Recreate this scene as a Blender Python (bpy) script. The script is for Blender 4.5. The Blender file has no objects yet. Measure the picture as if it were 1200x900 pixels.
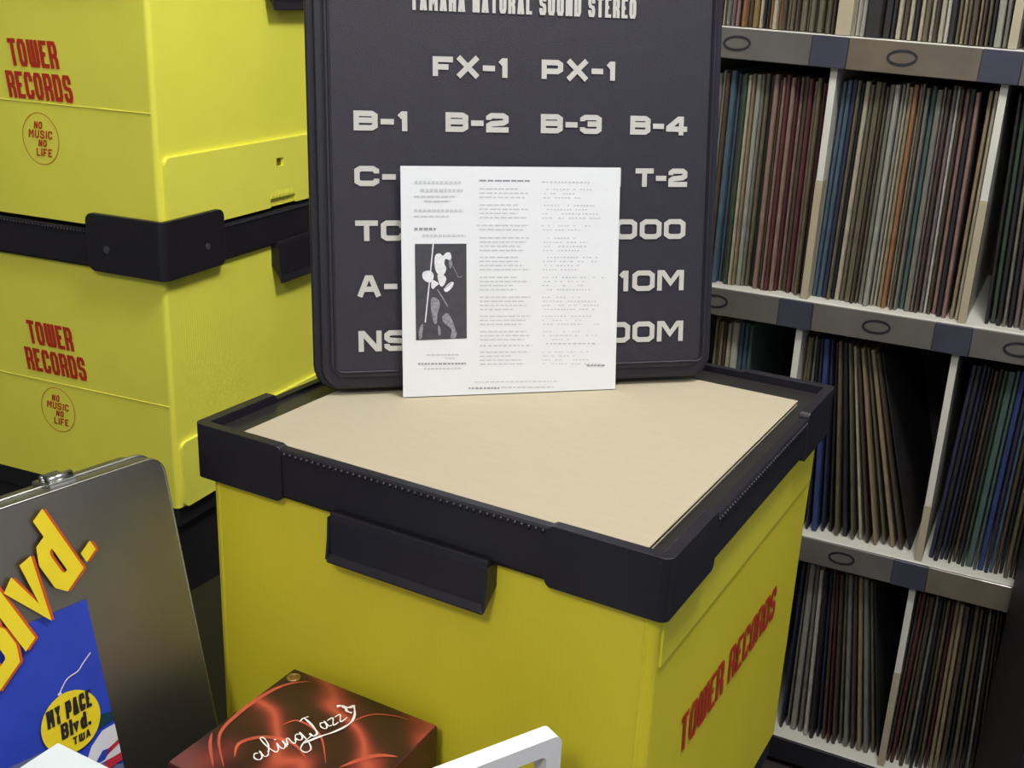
import bpy, bmesh, math, random
from mathutils import Vector, Matrix

scn = bpy.context.scene
col = scn.collection
rnd = random.Random(11)

# ------------------------------------------------------------------ camera
CM = 0.01
ZF = 1.21                                   # height of the camera above the floor
def W3(x, y, z):                            # centimetres from the camera -> world metres
    return Vector((x*CM, y*CM, z*CM + ZF))
PITCH, ROLL, FPX = 0.33827, 0.04449, 1305.4
cp, sp = math.cos(PITCH), math.sin(PITCH)
fw = Vector((0, cp, -sp)); dn = Vector((0, -sp, -cp)); rt = Vector((1, 0, 0))
c_, s_ = math.cos(ROLL), math.sin(ROLL)
r2 = rt*c_ - dn*s_; d2 = rt*s_ + dn*c_
cd = bpy.data.cameras.new('camera'); cam = bpy.data.objects.new('camera', cd); col.objects.link(cam)
up = -d2; bk = -fw
cam.matrix_world = Matrix(((r2.x, up.x, bk.x, 0), (r2.y, up.y, bk.y, 0), (r2.z, up.z, bk.z, ZF), (0, 0, 0, 1)))
cd.sensor_fit = 'HORIZONTAL'; cd.sensor_width = 36; cd.lens = FPX/1200*36; cd.clip_start = 0.02
scn.camera = cam

# ------------------------------------------------------------------ light
wd = bpy.data.worlds.new('room_air'); scn.world = wd; wd.use_nodes = True
bg = wd.node_tree.nodes['Background']; bg.inputs[0].default_value = (0.80, 0.84, 1.0, 1); bg.inputs[1].default_value = 0.40
for (pos, watts) in (((40, 60, 112), 55), ((-45, -90, 112), 42)):     # two globe lamps under the ceiling
    ld = bpy.data.lights.new('ceiling_lamp', 'POINT'); ld.shadow_soft_size = 0.13; ld.energy = watts; ld.color = (1.0, 0.985, 0.965)
    lo = bpy.data.objects.new('ceiling_lamp', ld); col.objects.link(lo); lo.location = W3(*pos)
scn.view_settings.view_transform = 'Standard'; scn.view_settings.look = 'None'
scn.view_settings.gamma = 1; scn.view_settings.use_curve_mapping = False
scn.view_settings.exposure = 0.0

# ------------------------------------------------------------------ materials
def srgb(r, g, b):
    f = lambda c: (c/255)/12.92 if c/255 <= .04045 else ((c/255+.055)/1.055)**2.4
    return (f(r), f(g), f(b), 1)
MATS = {}
def mat(name, rgb, rough=.5, metal=0, var=.08, scale=30, bump=0, bscale=200, stretch=(1, 1, 1), spec=.5, coat=0):
    if name in MATS: return MATS[name]
    m = bpy.data.materials.new(name); m.use_nodes = True; nt = m.node_tree; b = nt.nodes['Principled BSDF']
    b.inputs['Roughness'].default_value = rough; b.inputs['Metallic'].default_value = metal
    b.inputs['Specular IOR Level'].default_value = spec; b.inputs['Coat Weight'].default_value = coat
    tc = nt.nodes.new('ShaderNodeTexCoord'); mp = nt.nodes.new('ShaderNodeMapping'); mp.inputs['Scale'].default_value = stretch
    nt.links.new(tc.outputs['Object'], mp.inputs[0])
    no = nt.nodes.new('ShaderNodeTexNoise'); no.inputs['Scale'].default_value = scale; no.inputs['Detail'].default_value = 4
    nt.links.new(mp.outputs[0], no.inputs['Vector'])
    cr = nt.nodes.new('ShaderNodeValToRGB'); c = srgb(*rgb)
    cr.color_ramp.elements[0].color = tuple(max(0, x*(1-var)) for x in c[:3]) + (1,)
    cr.color_ramp.elements[1].color = tuple(min(1, x*(1+var)) for x in c[:3]) + (1,)
    cr.color_ramp.elements[0].position = .3; cr.color_ramp.elements[1].position = .7
    nt.links.new(no.outputs['Fac'], cr.inputs[0]); nt.links.new(cr.outputs[0], b.inputs['Base Color'])
    if bump:
        n2 = nt.nodes.new('ShaderNodeTexNoise'); n2.inputs['Scale'].default_value = bscale; n2.inputs['Detail'].default_value = 3
        nt.links.new(mp.outputs[0], n2.inputs['Vector'])
        bp = nt.nodes.new('ShaderNodeBump'); bp.inputs['Strength'].default_value = bump; bp.inputs['Distance'].default_value = .002
        nt.links.new(n2.outputs['Fac'], bp.inputs['Height']); nt.links.new(bp.outputs[0], b.inputs['Normal'])
    MATS[name] = m; return m

def fluted(name, rgb):
    """hollow-core plastic board: smooth yellow sheet with fine vertical flutes"""
    m = mat(name, rgb, rough=.42, var=.04, scale=9, spec=.45); nt = m.node_tree; b = nt.nodes['Principled BSDF']
    tc = nt.nodes.new('ShaderNodeTexCoord'); sx = nt.nodes.new('ShaderNodeSeparateXYZ'); nt.links.new(tc.outputs['Object'], sx.inputs[0])
    ad = nt.nodes.new('ShaderNodeMath'); ad.operation = 'ADD'; nt.links.new(sx.outputs[0], ad.inputs[0]); nt.links.new(sx.outputs[1], ad.inputs[1])
    mu = nt.nodes.new('ShaderNodeMath'); mu.operation = 'MULTIPLY'; mu.inputs[1].default_value = 2*math.pi/.0042; nt.links.new(ad.outputs[0], mu.inputs[0])
    si = nt.nodes.new('ShaderNodeMath'); si.operation = 'SINE'; nt.links.new(mu.outputs[0], si.inputs[0])
    bp = nt.nodes.new('ShaderNodeBump'); bp.inputs['Strength'].default_value = .05; bp.inputs['Distance'].default_value = .0006
    nt.links.new(si.outputs[0], bp.inputs['Height']); nt.links.new(bp.outputs[0], b.inputs['Normal'])
    return m
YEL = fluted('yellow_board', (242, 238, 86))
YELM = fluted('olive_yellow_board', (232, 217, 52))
YSTR = fluted('brighter_yellow_board', (236, 224, 64))  # paler yellow for the painted light band and the edge welds
YELS = mat('yellow_moulded', (243, 239, 92), rough=.35, var=.03, scale=8)
YSEAM = mat('yellow_crease', (236, 228, 90), rough=.4, var=.02)
YDARK = mat('yellow_hole_shade', (120, 105, 10), rough=.6, var=.05)
RIM = mat('black_moulded_plastic', (27, 25, 33), rough=.42, var=.12, scale=40, bump=.15, bscale=900)
LIDM = mat('black_lid_sheet', (38, 36, 36), rough=.36, var=.15, scale=25, bump=.1, bscale=500)
STEEL = mat('dull_steel_screw', (120, 120, 128), rough=.4, metal=.8)
REDP = mat('red_print', (196, 48, 26), rough=.5, var=.06, scale=80)
REDQ = mat('thin_red_print', (206, 120, 30), rough=.5, var=.06, scale=80)
CASE = mat('black_grained_case', (40, 38, 48), rough=.5, var=.10, scale=60, bump=.35, bscale=1400)
CASE2 = mat('black_case_shell', (35, 33, 42), rough=.45, var=.1, scale=60, bump=.25, bscale=1200)
SILV = mat('silver_print', (196, 194, 187), rough=.5, var=.03)
PAPER = mat('white_paper', (229, 231, 233), rough=.75, var=.012, scale=40)
INK = mat('pale_grey_ink', (200, 201, 204), rough=.8, var=.05)
INK2 = mat('dark_grey_ink', (150, 151, 156), rough=.8, var=.05)
PHOTO = mat('photo_black', (66, 65, 70), rough=.7, var=.15, scale=160)
PHOW = mat('photo_white', (226, 227, 230), rough=.7, var=.10, scale=400)
PHOG = mat('photo_grey', (140, 140, 146), rough=.7, var=.35, scale=500)
CARD = mat('tan_cardboard', (176, 166, 141), rough=.85, var=.02, scale=60, stretch=(1, 3, 1), bump=.1, bscale=300)
CARDE = mat('cardboard_edge', (186, 166, 128), rough=.9, var=.15, scale=300)
TIN = mat('brushed_tin', (158, 154, 146), rough=.40, metal=1, var=.08, scale=12)
TINB = mat('bright_tin_edge', (190, 192, 186), rough=.25, metal=1, var=.05)
BLUE = mat('blue_print', (42, 66, 178), rough=.38, var=.10, scale=35)
YPR = mat('yellow_print', (232, 208, 40), rough=.4, var=.03)
OPR = mat('orange_print', (206, 84, 26), rough=.4, var=.06)
BPR = mat('black_print', (36, 30, 34), rough=.5)
GPR = mat('grey_print', (96, 104, 138), rough=.4, var=.15, scale=60)
WPR = mat('white_print', (214, 214, 222), rough=.4, var=.06)
RPR = mat('car_red_print', (186, 44, 60), rough=.4)
GNPR = mat('dark_green_print', (24, 60, 78), rough=.4)
GOLD = mat('gold_eyelet', (176, 146, 88), rough=.35, metal=.7)
MAROON = mat('dark_maroon_card', (74, 24, 24), rough=.4, var=.15, scale=40)
WHITEP = mat('white_gloss_plastic', (240, 239, 236), rough=.25, var=.01)
WBOX = mat('pale_box_card', (212, 222, 224), rough=.5, var=.02)
BLACKW = mat('black_stand_paint', (26, 24, 28), rough=.6, var=.2, scale=20)
SHWH = mat('white_shelf_board', (214, 212, 202), rough=.55, var=.04, scale=12)
SHTAN = mat('tan_divider_tape', (176, 166, 140), rough=.45, var=.06)
BANDM = mat('grey_label_holder', (100, 96, 92), rough=.3, var=.12, scale=20, coat=.2)
BANDB = mat('brown_label_holder', (108, 99, 86), rough=.3, var=.15, scale=20, coat=.2)
BANDN = mat('navy_tape', (62, 63, 78), rough=.4, var=.12, scale=30)
BANDK = mat('black_base_band', (30, 28, 34), rough=.5)
MARK = mat('black_marker', (34, 32, 40), rough=.5)
SHBK = mat('dark_shelf_back', (52, 48, 46), rough=.8, var=.1)
WALLM = mat('grey_wall', (150, 146, 138), rough=.9, var=.04, scale=6)
FLOORM = mat('dark_floor', (52, 48, 50), rough=.6, var=.2, scale=15)
CEILM = mat('white_ceiling', (226, 224, 218), rough=.9, var=.02)
CABM = mat('black_cabinet_wood', (32, 31, 42), rough=.55, var=.15, scale=18, stretch=(1, 1, 8))

def silk():
    """printed picture: crumpled red silk with glowing folds"""
    m = bpy.data.materials.new('red_silk_print'); m.use_nodes = True; nt = m.node_tree; b = nt.nodes['Principled BSDF']
    b.inputs['Roughness'].default_value = .32; b.inputs['Coat Weight'].default_value = .3
    tc = nt.nodes.new('ShaderNodeTexCoord')
    no = nt.nodes.new('ShaderNodeTexNoise'); no.inputs['Scale'].default_value = 11; no.inputs['Detail'].default_value = 1.2; no.inputs['Distortion'].default_value = .8
    mx = nt.nodes.new('ShaderNodeVectorMath'); mx.operation = 'MULTIPLY_ADD'
    mx.inputs[1].default_value = (.07, .07, .07)
    nt.links.new(tc.outputs['Object'], no.inputs['Vector']); nt.links.new(no.outputs['Color'], mx.inputs[0]); nt.links.new(tc.outputs['Object'], mx.inputs[2])
    wv = nt.nodes.new('ShaderNodeTexWave'); wv.wave_type = 'RINGS'; wv.rings_direction = 'SPHERICAL'
    wv.inputs['Scale'].default_value = 6.5; wv.inputs['Distortion'].default_value = 2.2; wv.inputs['Detail'].default_value = 1; wv.inputs['Detail Scale'].default_value = .8
    nt.links.new(mx.outputs[0], wv.inputs['Vector'])
    cr = nt.nodes.new('ShaderNodeValToRGB'); e = cr.color_ramp.elements
    e[0].position = 0; e[0].color = srgb(46, 18, 20); e[1].position = 1; e[1].color = srgb(176, 78, 60)
    for p, c in ((.35, (62, 24, 25)), (.62, (92, 34, 33)), (.82, (122, 46, 41)), (.94, (150, 60, 49))):
        k = e.new(p); k.color = srgb(*c)
    nt.links.new(wv.outputs['Fac'], cr.inputs[0]); nt.links.new(cr.outputs[0], b.inputs['Base Color'])
    return m
SILK = silk()

# ------------------------------------------------------------------ mesh helpers
class MB:
    def __init__(s): s.v = []; s.f = []; s.m = Matrix()
    def add(s, vs, fs):
        o = len(s.v); s.v += [tuple(s.m @ Vector(p)) for p in vs]; s.f += [tuple(i+o for i in f) for f in fs]
    def box(s, x0, x1, y0, y1, z0, z1):
        s.add([(x0,y0,z0),(x1,y0,z0),(x1,y1,z0),(x0,y1,z0),(x0,y0,z1),(x1,y0,z1),(x1,y1,z1),(x0,y1,z1)],
              [(3,2,1,0),(4,5,6,7),(0,1,5,4),(1,2,6,5),(2,3,7,6),(3,0,4,7)])
    def prism(s, pts, t0, t1, ax='z'):
        """polygon (counter-clockwise) in a plane, extruded along ax from t0 to t1"""
        def P(a, b, t): return (a, b, t) if ax == 'z' else ((a, t, b) if ax == 'y' else (t, a, b))
        n = len(pts)
        vs = [P(a, b, t0) for a, b in pts] + [P(a, b, t1) for a, b in pts]
        s.add(vs, [tuple(range(n))[::-1], tuple(range(n, 2*n))] + [(i, (i+1) % n, n+(i+1) % n, n+i) for i in range(n)])
    def tube(s, pts, r, n=8, closed=False):
        rings = []; P = [Vector(p) for p in pts]; m = len(P)
        for i, p in enumerate(P):
            a = P[i-1] if (i or closed) else p; b = P[(i+1) % m] if (i < m-1 or closed) else p
            t = (b-a).normalized(); u = t.cross(Vector((0.13, .31, .94)))
            if u.length < .05: u = t.cross(Vector((1, 0, 0)))
            u.normalize(); w = t.cross(u)
            rings.append([p + (u*math.cos(2*math.pi*k/n) + w*math.sin(2*math.pi*k/n))*r for k in range(n)])
        fs = []
        for i in range(m if closed else m-1):
            j = (i+1) % m
            fs += [(i*n+k, i*n+(k+1) % n, j*n+(k+1) % n, j*n+k) for k in range(n)]
        if not closed: fs += [tuple(range(n))[::-1], tuple(range((m-1)*n, m*n))]
        s.add([q for r_ in rings for q in r_], fs)
    def ball(s, c, r, n=8):
        c = Vector(c); vs = [c+Vector((0, 0, r))]; fs = []
        for i in range(1, 4):
            a = math.pi*i/4
            vs += [c+Vector((r*math.sin(a)*math.cos(2*math.pi*k/n), r*math.sin(a)*math.sin(2*math.pi*k/n), r*math.cos(a))) for k in range(n)]
        vs.append(c-Vector((0, 0, r)))
        for k in range(n):
            fs.append((0, 1+k, 1+(k+1) % n)); fs.append((len(vs)-1, 1+2*n+(k+1) % n, 1+2*n+k))
            for i in range(2): fs.append((1+i*n+k, 1+(i+1)*n+k, 1+(i+1)*n+(k+1) % n, 1+i*n+(k+1) % n))
        s.add(vs, fs)
    def flat(s, pts):                      # flat polygon, print on a surface (local xy)
        s.add([(p[0], p[1], p[2] if len(p) > 2 else 0) for p in pts], [tuple(range(len(pts)))])
    def ribbon(s, pts, t, closed=False, z=0):
        """flat stroke of width t along a polyline in the local xy plane with mitred joins"""
        P = [Vector((p[0], p[1])) for p in pts]; n = len(P); L = []; R = []
        for i, p in enumerate(P):
            a = P[i-1] if (i or closed) else None; b = P[(i+1) % n] if (i < n-1 or closed) else None
            d1 = (p-a).normalized() if a is not None else None; d2_ = (b-p).normalized() if b is not None else None
            if d1 is None: nn = Vector((-d2_.y, d2_.x)); k = 1
            elif d2_ is None: nn = Vector((-d1.y, d1.x)); k = 1
            else:
                n1 = Vector((-d1.y, d1.x)); n2 = Vector((-d2_.y, d2_.x)); nn = n1+n2
                if nn.length < .2: nn = n1; k = 1
                else: nn.normalize(); k = min(1.5, 1/max(.3, nn.dot(n1)))
            tt = t[i] if isinstance(t, (list, tuple)) else t
            L.append(p+nn*k*tt/2); R.append(p-nn*k*tt/2)
        vs = [(q.x, q.y, z+i*1e-5) for i, q in enumerate(L)]+[(q.x, q.y, z+i*1e-5) for i, q in enumerate(R)]
        s.add(vs, [(i, n+i, n+(i+1) % n, (i+1) % n) for i in range(n if closed else n-1)])
    def build(s, name, m, parent=None, smooth=False):
        me = bpy.data.meshes.new(name); me.from_pydata(s.v, [], s.f); me.validate(); me.update()
        me.materials.append(m)
        if smooth:
            for p in me.polygons: p.use_smooth = True
        o = bpy.data.objects.new(name, me); col.objects.link(o)
        if parent: o.parent = parent
        return o
def bev(o, w, seg=2):
    b = o.modifiers.new('bevel', 'BEVEL'); b.width = w; b.segments = seg; b.limit_method = 'ANGLE'; b.angle_limit = math.radians(40)
    return o
def tag(o, label, cat, group=None):
    o['label'] = label; o['category'] = cat
    if group: o['group'] = group
    return o
def empty(name, loc=(0, 0, 0), rz=0, label=None, cat=None, group=None):
    o = bpy.data.objects.new(name, None); col.objects.link(o); o.location = loc; o.rotation_euler = (0, 0, rz)
    o.empty_display_size = .05
    if label: tag(o, label, cat, group)
    return o
def struct(o): o['kind'] = 'structure'; return o
def rrect(x0, x1, y0, y1, r, n=5):
    pts = []
    for cx, cy, a in ((x1-r, y0+r, -90), (x1-r, y1-r, 0), (x0+r, y1-r, 90), (x0+r, y0+r, 180)):
        for k in range(n+1):
            t = math.radians(a+90*k/n); pts.append((cx+r*math.cos(t), cy+r*math.sin(t)))
    return pts
def ell(cx, cy, rx, ry, n=32, rot=0):
    c, s = math.cos(rot), math.sin(rot)
    return [(cx+rx*math.cos(2*math.pi*k/n)*c-ry*math.sin(2*math.pi*k/n)*s, cy+rx*math.cos(2*math.pi*k/n)*s+ry*math.sin(2*math.pi*k/n)*c) for k in range(n)]
def smooth_pts(pts, k=6, closed=False):
    P = [Vector(p) for p in pts]; n = len(P); out = []
    for i in range(n if closed else n-1):
        p0 = P[(i-1) % n] if (closed or i) else P[i]; p1 = P[i]; p2 = P[(i+1) % n]; p3 = P[(i+2) % n] if (closed or i+2 < n) else p2
        for j in range(k):
            t = j/k
            out.append(.5*((2*p1)+(p2-p0)*t+(2*p0-5*p1+4*p2-p3)*t*t+(3*p1-p0-3*p2+p3)*t**3))
    if not closed: out.append(P[-1])
    return out
def frame_mat(origin, x, y, z):
    x, y, z = Vector(x), Vector(y), Vector(z); o = Vector(origin)
    return Matrix(((x.x, y.x, z.x, o.x), (x.y, y.y, z.y, o.y), (x.z, y.z, z.z, o.z), (0, 0, 0, 1)))

# block lettering: every glyph a set of strokes in a unit cell: (advance, [(points, closed)...])
G = {
 'A': (1, [([(0,0),(.40,1),(.60,1),(1,0)],0), ([(.18,.3),(.82,.3)],0)]),
 'B': (1, [([(0,0),(0,1),(.82,1),(1,.86),(1,.66),(.86,.53),(1,.4),(1,.14),(.82,0)],1), ([(0,.53),(.86,.53)],0)]),
 'C': (1, [([(1,.68),(1,.86),(.82,1),(.18,1),(0,.86),(0,.14),(.18,0),(.82,0),(1,.14),(1,.32)],0)]),
 'D': (1, [([(0,0),(0,1),(.8,1),(1,.84),(1,.16),(.8,0)],1)]),
 'E': (.9, [([(1,1),(0,1),(0,0),(1,0)],0), ([(0,.5),(.85,.5)],0)]),
 'F': (.9, [([(1,1),(0,1),(0,0)],0), ([(0,.46),(.88,.46)],0)]),
 'H': (1, [([(0,0),(0,1)],0), ([(1,0),(1,1)],0), ([(0,.5),(1,.5)],0)]),
 'I': (.25, [([(.5,0),(.5,1)],0)]),
 'L': (.85, [([(0,1),(0,0),(1,0)],0)]),
 'M': (1.2, [([(0,0),(0,1),(.16,1),(.5,.34),(.84,1),(1,1),(1,0)],0)]),
 'N': (1, [([(0,0),(0,1),(.12,1),(.88,0),(1,0),(1,1)],0)]),
 'O': (1, [([(.2,0),(0,.16),(0,.84),(.2,1),(.8,1),(1,.84),(1,.16),(.8,0)],1)]),
 'P': (1, [([(0,0),(0,1),(.82,1),(1,.86),(1,.5),(.82,.36),(0,.36)],0)]),
 'R': (1, [([(0,0),(0,1),(.82,1),(1,.86),(1,.6),(.82,.46),(0,.46)],0), ([(.7,.46),(1,.3),(1,0)],0)]),
 'S': (1, [([(1,.7),(1,.87),(.84,1),(.16,1),(0,.87),(0,.66),(.14,.53),(.86,.47),(1,.34),(1,.13),(.84,0),(.16,0),(0,.13),(0,.3)],0)]),
 'T': (.95, [([(0,1),(1,1)],0), ([(.5,1),(.5,0)],0)]),
 'U': (1, [([(0,1),(0,.16),(.2,0),(.8,0),(1,.16),(1,1)],0)]),
 'W': (1.3, [([(0,1),(0,.12),(.1,0),(.9,0),(1,.12),(1,1)],0), ([(.5,1),(.5,0)],0)]),
 'X': (1.1, [([(0,0),(1,1)],0), ([(0,1),(1,0)],0)]),
 'Y': (1, [([(0,1),(.5,.45),(1,1)],0), ([(.5,.45),(.5,0)],0)]),
 '0': (1, [([(.2,0),(0,.16),(0,.84),(.2,1),(.8,1),(1,.84),(1,.16),(.8,0)],1)]),
 '1': (.5, [([(0,.78),(.5,1),(.8,1),(.8,0)],0)]),
 '2': (1, [([(0,.7),(0,.87),(.16,1),(.84,1),(1,.87),(1,.62),(.84,.5),(.16,.42),(0,.3),(0,0),(1,0)],0)]),
 '3': (1, [([(0,.72),(0,.87),(.16,1),(.84,1),(1,.87),(1,.66),(.86,.53),(.3,.53)],0), ([(.86,.53),(1,.4),(1,.13),(.84,0),(.16,0),(0,.13),(0,.28)],0)]),
 '4': (1.05, [([(.78,0),(.78,1),(.62,1),(0,.36),(0,.26),(1,.26)],0)]),
 '-': (.55, [([(0,.45),(1,.45)],0)]),
 'l': (.28, [([(.5,0),(.5,1)],0)]),
 'v': (.9, [([(0,.72),(.5,0),(1,.72)],0)]),
 'd': (.9, [([(1,1),(1,0)],0), ([(1,.68),(.25,.68),(0,.54),(0,.14),(.25,0),(1,0)],0)]),
 '.': (.28, [([(.5,0),(.5,.14)],0)]), ' ': (.5, []),
}
def write(mb, text, x0, y0, width, height, t, gap=.25, shear=0, z=0, dx=0, dy=0):
    """lay strokes of text into mb: box x0.., y0.. of width x height, stroke t; returns nothing"""
    kz = 0
    tot = sum(G[c][0] for c in text)+gap*(len(text)-1); u = width/tot; x = x0
    for c in text:
        adv, st = G[c]; w = adv*u
        for pts, closed in st:
            iw = max(w-t, 1e-6); ih = height-t
            P = []
            for i, (a, b) in enumerate(pts):
                px = x+t/2+a*iw; py = t/2+b*ih
                if not closed and len(pts) > 1 and i in (0, len(pts)-1):      # run stroke ends out to the cell edge
                    q = pts[1] if i == 0 else pts[-2]
                    if abs(q[0]-a) < 1e-6: py += (t/2 if b > q[1] else -t/2) if b in (0, 1) else 0
                    elif abs(q[1]-b) < 1e-6: px += (t/2 if a > q[0] else -t/2) if a in (0, 1) else 0
                    elif b in (0, 1): py += (t/2 if b > q[1] else -t/2)
                P.append((px+shear*py+dx, y0+py+dy))
            mb.ribbon(P, t, bool(closed), z+kz*1.3e-4); kz = (kz+1) % 3
        x += w+gap*u

# ------------------------------------------------------------------ the setting
FLOOR_Z = 0
f = MB(); f.box(-2.2, 2.0, -1.2, 2.6, -.05, 0); struct(f.build('floor', FLOORM))
f = MB(); f.box(-2.2, 2.0, 2.6, 2.65, 0, 2.5); struct(f.build('wall_back', WALLM))
f = MB(); f.box(-2.25, -2.2, -1.2, 2.6, 0, 2.5); struct(f.build('wall_left', WALLM))
f = MB(); f.box(-2.2, 2.0, -1.2, 2.6, 2.5, 2.55); struct(f.build('ceiling', CEILM))

# ------------------------------------------------------------------ record shelf
K = 1.065                                   # the rack is a little farther and larger than a 35 cm pitch
SA = .4577
SX = Vector((math.cos(SA), -math.sin(SA), 0)); SN = Vector((math.sin(SA), math.cos(SA), 0))
SO = W3(59.457*K, 140.038*K, -3.5416*K)
PITCHZ = .35*K; BANDH = .0401*K
ZT = [SO.z - PITCHZ*k for k in range(-1, 4)]          # tops of the boards, upper to lower
S0, S1 = -.47, .235                                    # extent along the front
DIV = [-.433*K, -.2255*K, -.0185*K, .19*K]
shelf_rz = -SA
TILT = -.026
def sag(s): return TILT*(s+.235)                # the upper board has sunk towards the right
rack = empty('record_rack', (SO.x, SO.y, 0), shelf_rz, 'tall white record shelving with taped grey shelf edges packed with albums', 'shelf')
DEP = .36
rows = ['topmost', 'top', 'second', 'third', 'bottom']
for i, zt in enumerate(ZT):
    b = MB(); b.box(S0, S1, .002, DEP, zt-.022, zt); bd = bev(b.build('shelf_board', SHWH, rack), .0015, 1)
    if i == 1: bd.matrix_local = Matrix.Translation((-.235, 0, zt)) @ Matrix.Rotation(-TILT, 4, 'Y') @ Matrix.Translation((.235, 0, -zt))
    # front band: holder pieces with darker tape under each upright
    base = i == 4
    edges = [S0] + [e for d in DIV for e in (d-.028, d+.022) if S0 < e < S1] + [S1]
    for k in range(len(edges)-1):
        a, c = edges[k], edges[k+1]
        if c-a < .002: continue
        tape = (c-a) < .06
        b = MB(); pr = .0045 if tape else .003
        b.box(a+.0002, c-.0002, -pr, .002, zt-BANDH, zt-.001)
        m_ = BANDK if base else (BANDN if tape else (BANDB if (k+i) % 4 == 0 else BANDM))
        o = bev(b.build('tape_strip' if tape else 'label_holder', m_, bd), .0008, 1)
    if not base:
        for d in {0: [-.2], 1: [-.350*K, -.137*K, .075*K], 2: [-.343*K, -.118*K, .060*K], 3: [-.116*K]}[i]:
            b = MB(); b.m = Matrix.Translation((d, -.0036, zt-BANDH*.5)) @ Matrix.Rotation(math.pi/2, 4, 'X')
            q = ell(0, 0, .0185, .0090, 24, .06)
            b.ribbon(q, .0034, True); b.build('marker_loop', MARK, bd)
for i in range(4):                                     # uprights between boards
    zt = ZT[i+1]; ztop = ZT[i]-.022
    for d in DIV:
        th = .0095 if i else (.019 if d == DIV[1] else .010)
        if i == 0: zt = ZT[1]+sag(d)+.0005
        if i == 1: ztop = ZT[1]+sag(d)-.0235
        b = MB(); b.box(d, d+th, .008, DEP, zt, ztop); u = b.build('divider', SHWH, rack)
        h = ztop-zt
        b = MB(); b.box(d-.0004, d+th+.0004, .0068, .03, zt+.001, zt+h*(.50 if i != 2 else .26)); b.build('divider_tape', SHTAN, u)
b = MB(); b.box(S0, S1, DEP, DEP+.012, .02, ZT[0]+.35); b.build('back_panel', SHBK, rack)
for s in (S0-.018, S1):
    b = MB(); b.box(s, s+.018, 0, DEP+.012, 0, ZT[0]+.35); b.build('side_panel', SHWH, rack)
b = MB(); b.box(S0, S1, .02, .04, 0, ZT[4]-BANDH); b.build('plinth', BANDK, rack)

# record sleeves ----------------------------------------------------
RC = {  # name -> (srgb, words)
 'cr': ((206, 196, 168), 'cream'), 'wh': ((216, 214, 204), 'off-white'), 'gy': ((138, 138, 128), 'grey'), 'lg': ((176, 178, 166), 'pale grey'),
 'ol': ((120, 110, 84), 'olive brown'), 'tn': ((172, 150, 112), 'tan'), 'br': ((96, 76, 60), 'brown'), 'dk': ((46, 42, 46), 'black'),
 'mv': ((138, 116, 120), 'mauve'), 'mr': ((110, 48, 52), 'maroon'), 'bl': ((74, 108, 138), 'dusty blue'), 'tl': ((78, 116, 112), 'teal'),
 'nv': ((48, 54, 92), 'navy'), 'or': ((184, 122, 70), 'orange brown'), 'gn': ((62, 88, 70), 'dark green'), 'mu': ((160, 132, 62), 'mustard'),
 'rb': ((44, 70, 150), 'bright blue'), 'pk': ((168, 128, 118), 'dusty pink'), 'yl': ((168, 156, 70), 'dull yellow'),
}
DUL = lambda c: tuple(.80*(.72*x+.28*y) for x, y in zip(c, (sum(c)/3*1.05, sum(c)/3, sum(c)/3*.88)))
RM = {k: mat('sleeve_'+k, DUL(v[0]), rough=.55, var=.42, scale=60, stretch=(30, 3, .8)) for k, v in RC.items()}
ORD = ['first','second','third','fourth','fifth','sixth','seventh','eighth','ninth','tenth','eleventh','twelfth','thirteenth','fourteenth','fifteenth',
 'sixteenth','seventeenth','eighteenth','nineteenth','twentieth'] + ['twenty-'+w for w in ['first','second','third','fourth','fifth','sixth','seventh','eighth','ninth']] + ['thirtieth'] + ['thirty-'+w for w in ['first','second','third','fourth','fifth','sixth','seventh','eighth','ninth']] + ['fortieth'] + ['forty-'+w for w in ['first','second','third','fourth','fifth']]
ROWN = {1: 'top', 2: 'second', 3: 'third', 4: 'bottom'}
def sleeves(row, comp, s_top, seq, lean0, lean1, limit, setback=.026, power=1.0, h0=.314):
    """a run of sleeves packed by their top edges from s_top, tipping from lean0 to lean1 (tops to the left)"""
    zt = ZT[row]; x = s_top; toks = seq.split(); n = len(toks); count = 0
    for i, tk in enumerate(toks):
        key = tk[:2]; wmul = float(tk[2:]) if len(tk) > 2 else 1.0
        if key == '__': x += .006*wmul; continue
        th = .0050*wmul*rnd.uniform(.65, 1.35); lean = lean0+(lean1-lean0)*(i/max(1, n-1))**power
        h = h0+rnd.uniform(-.009, .002)*rnd.random(); xb = x+h0*math.sin(lean)
        if xb+th > limit: break
        b = MB(); dpt = .312; e = min(.0012, th*.3)
        b.prism([(e, 0), (th-e, 0), (th, .0025), (th, dpt), (0, dpt), (0, .0025)], 0, h)
        o = b.build('record_sleeve', RM[key]); count += 1
        y = setback+rnd.uniform(-.007, .010)
        # rotate about the depth axis: tops go to the left
        M = Matrix.Translation(SO.xyz*1) @ Matrix.Rotation(shelf_rz, 4, 'Z') @ Matrix.Translation((xb, y, zt-SO.z+.0006+th*abs(math.sin(lean))+((sag(xb+th)+.0004) if row == 1 else 0))) @ Matrix.Rotation(-lean, 4, 'Y')
        o.matrix_world = M
        side = {0: 'left', 1: 'middle', 2: 'right'}[comp]
        tag(o, f'{RC[key][1]} record sleeve, {ORD[count-1]} from left in {side} compartment of {ROWN[row]} row', 'record', 'record sleeves in the shelving')
        x += th/math.cos(lean)+.0007+rnd.random()*.0007+.004*abs(math.sin(lean))
D = [d+.0102 for d in DIV]
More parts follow.
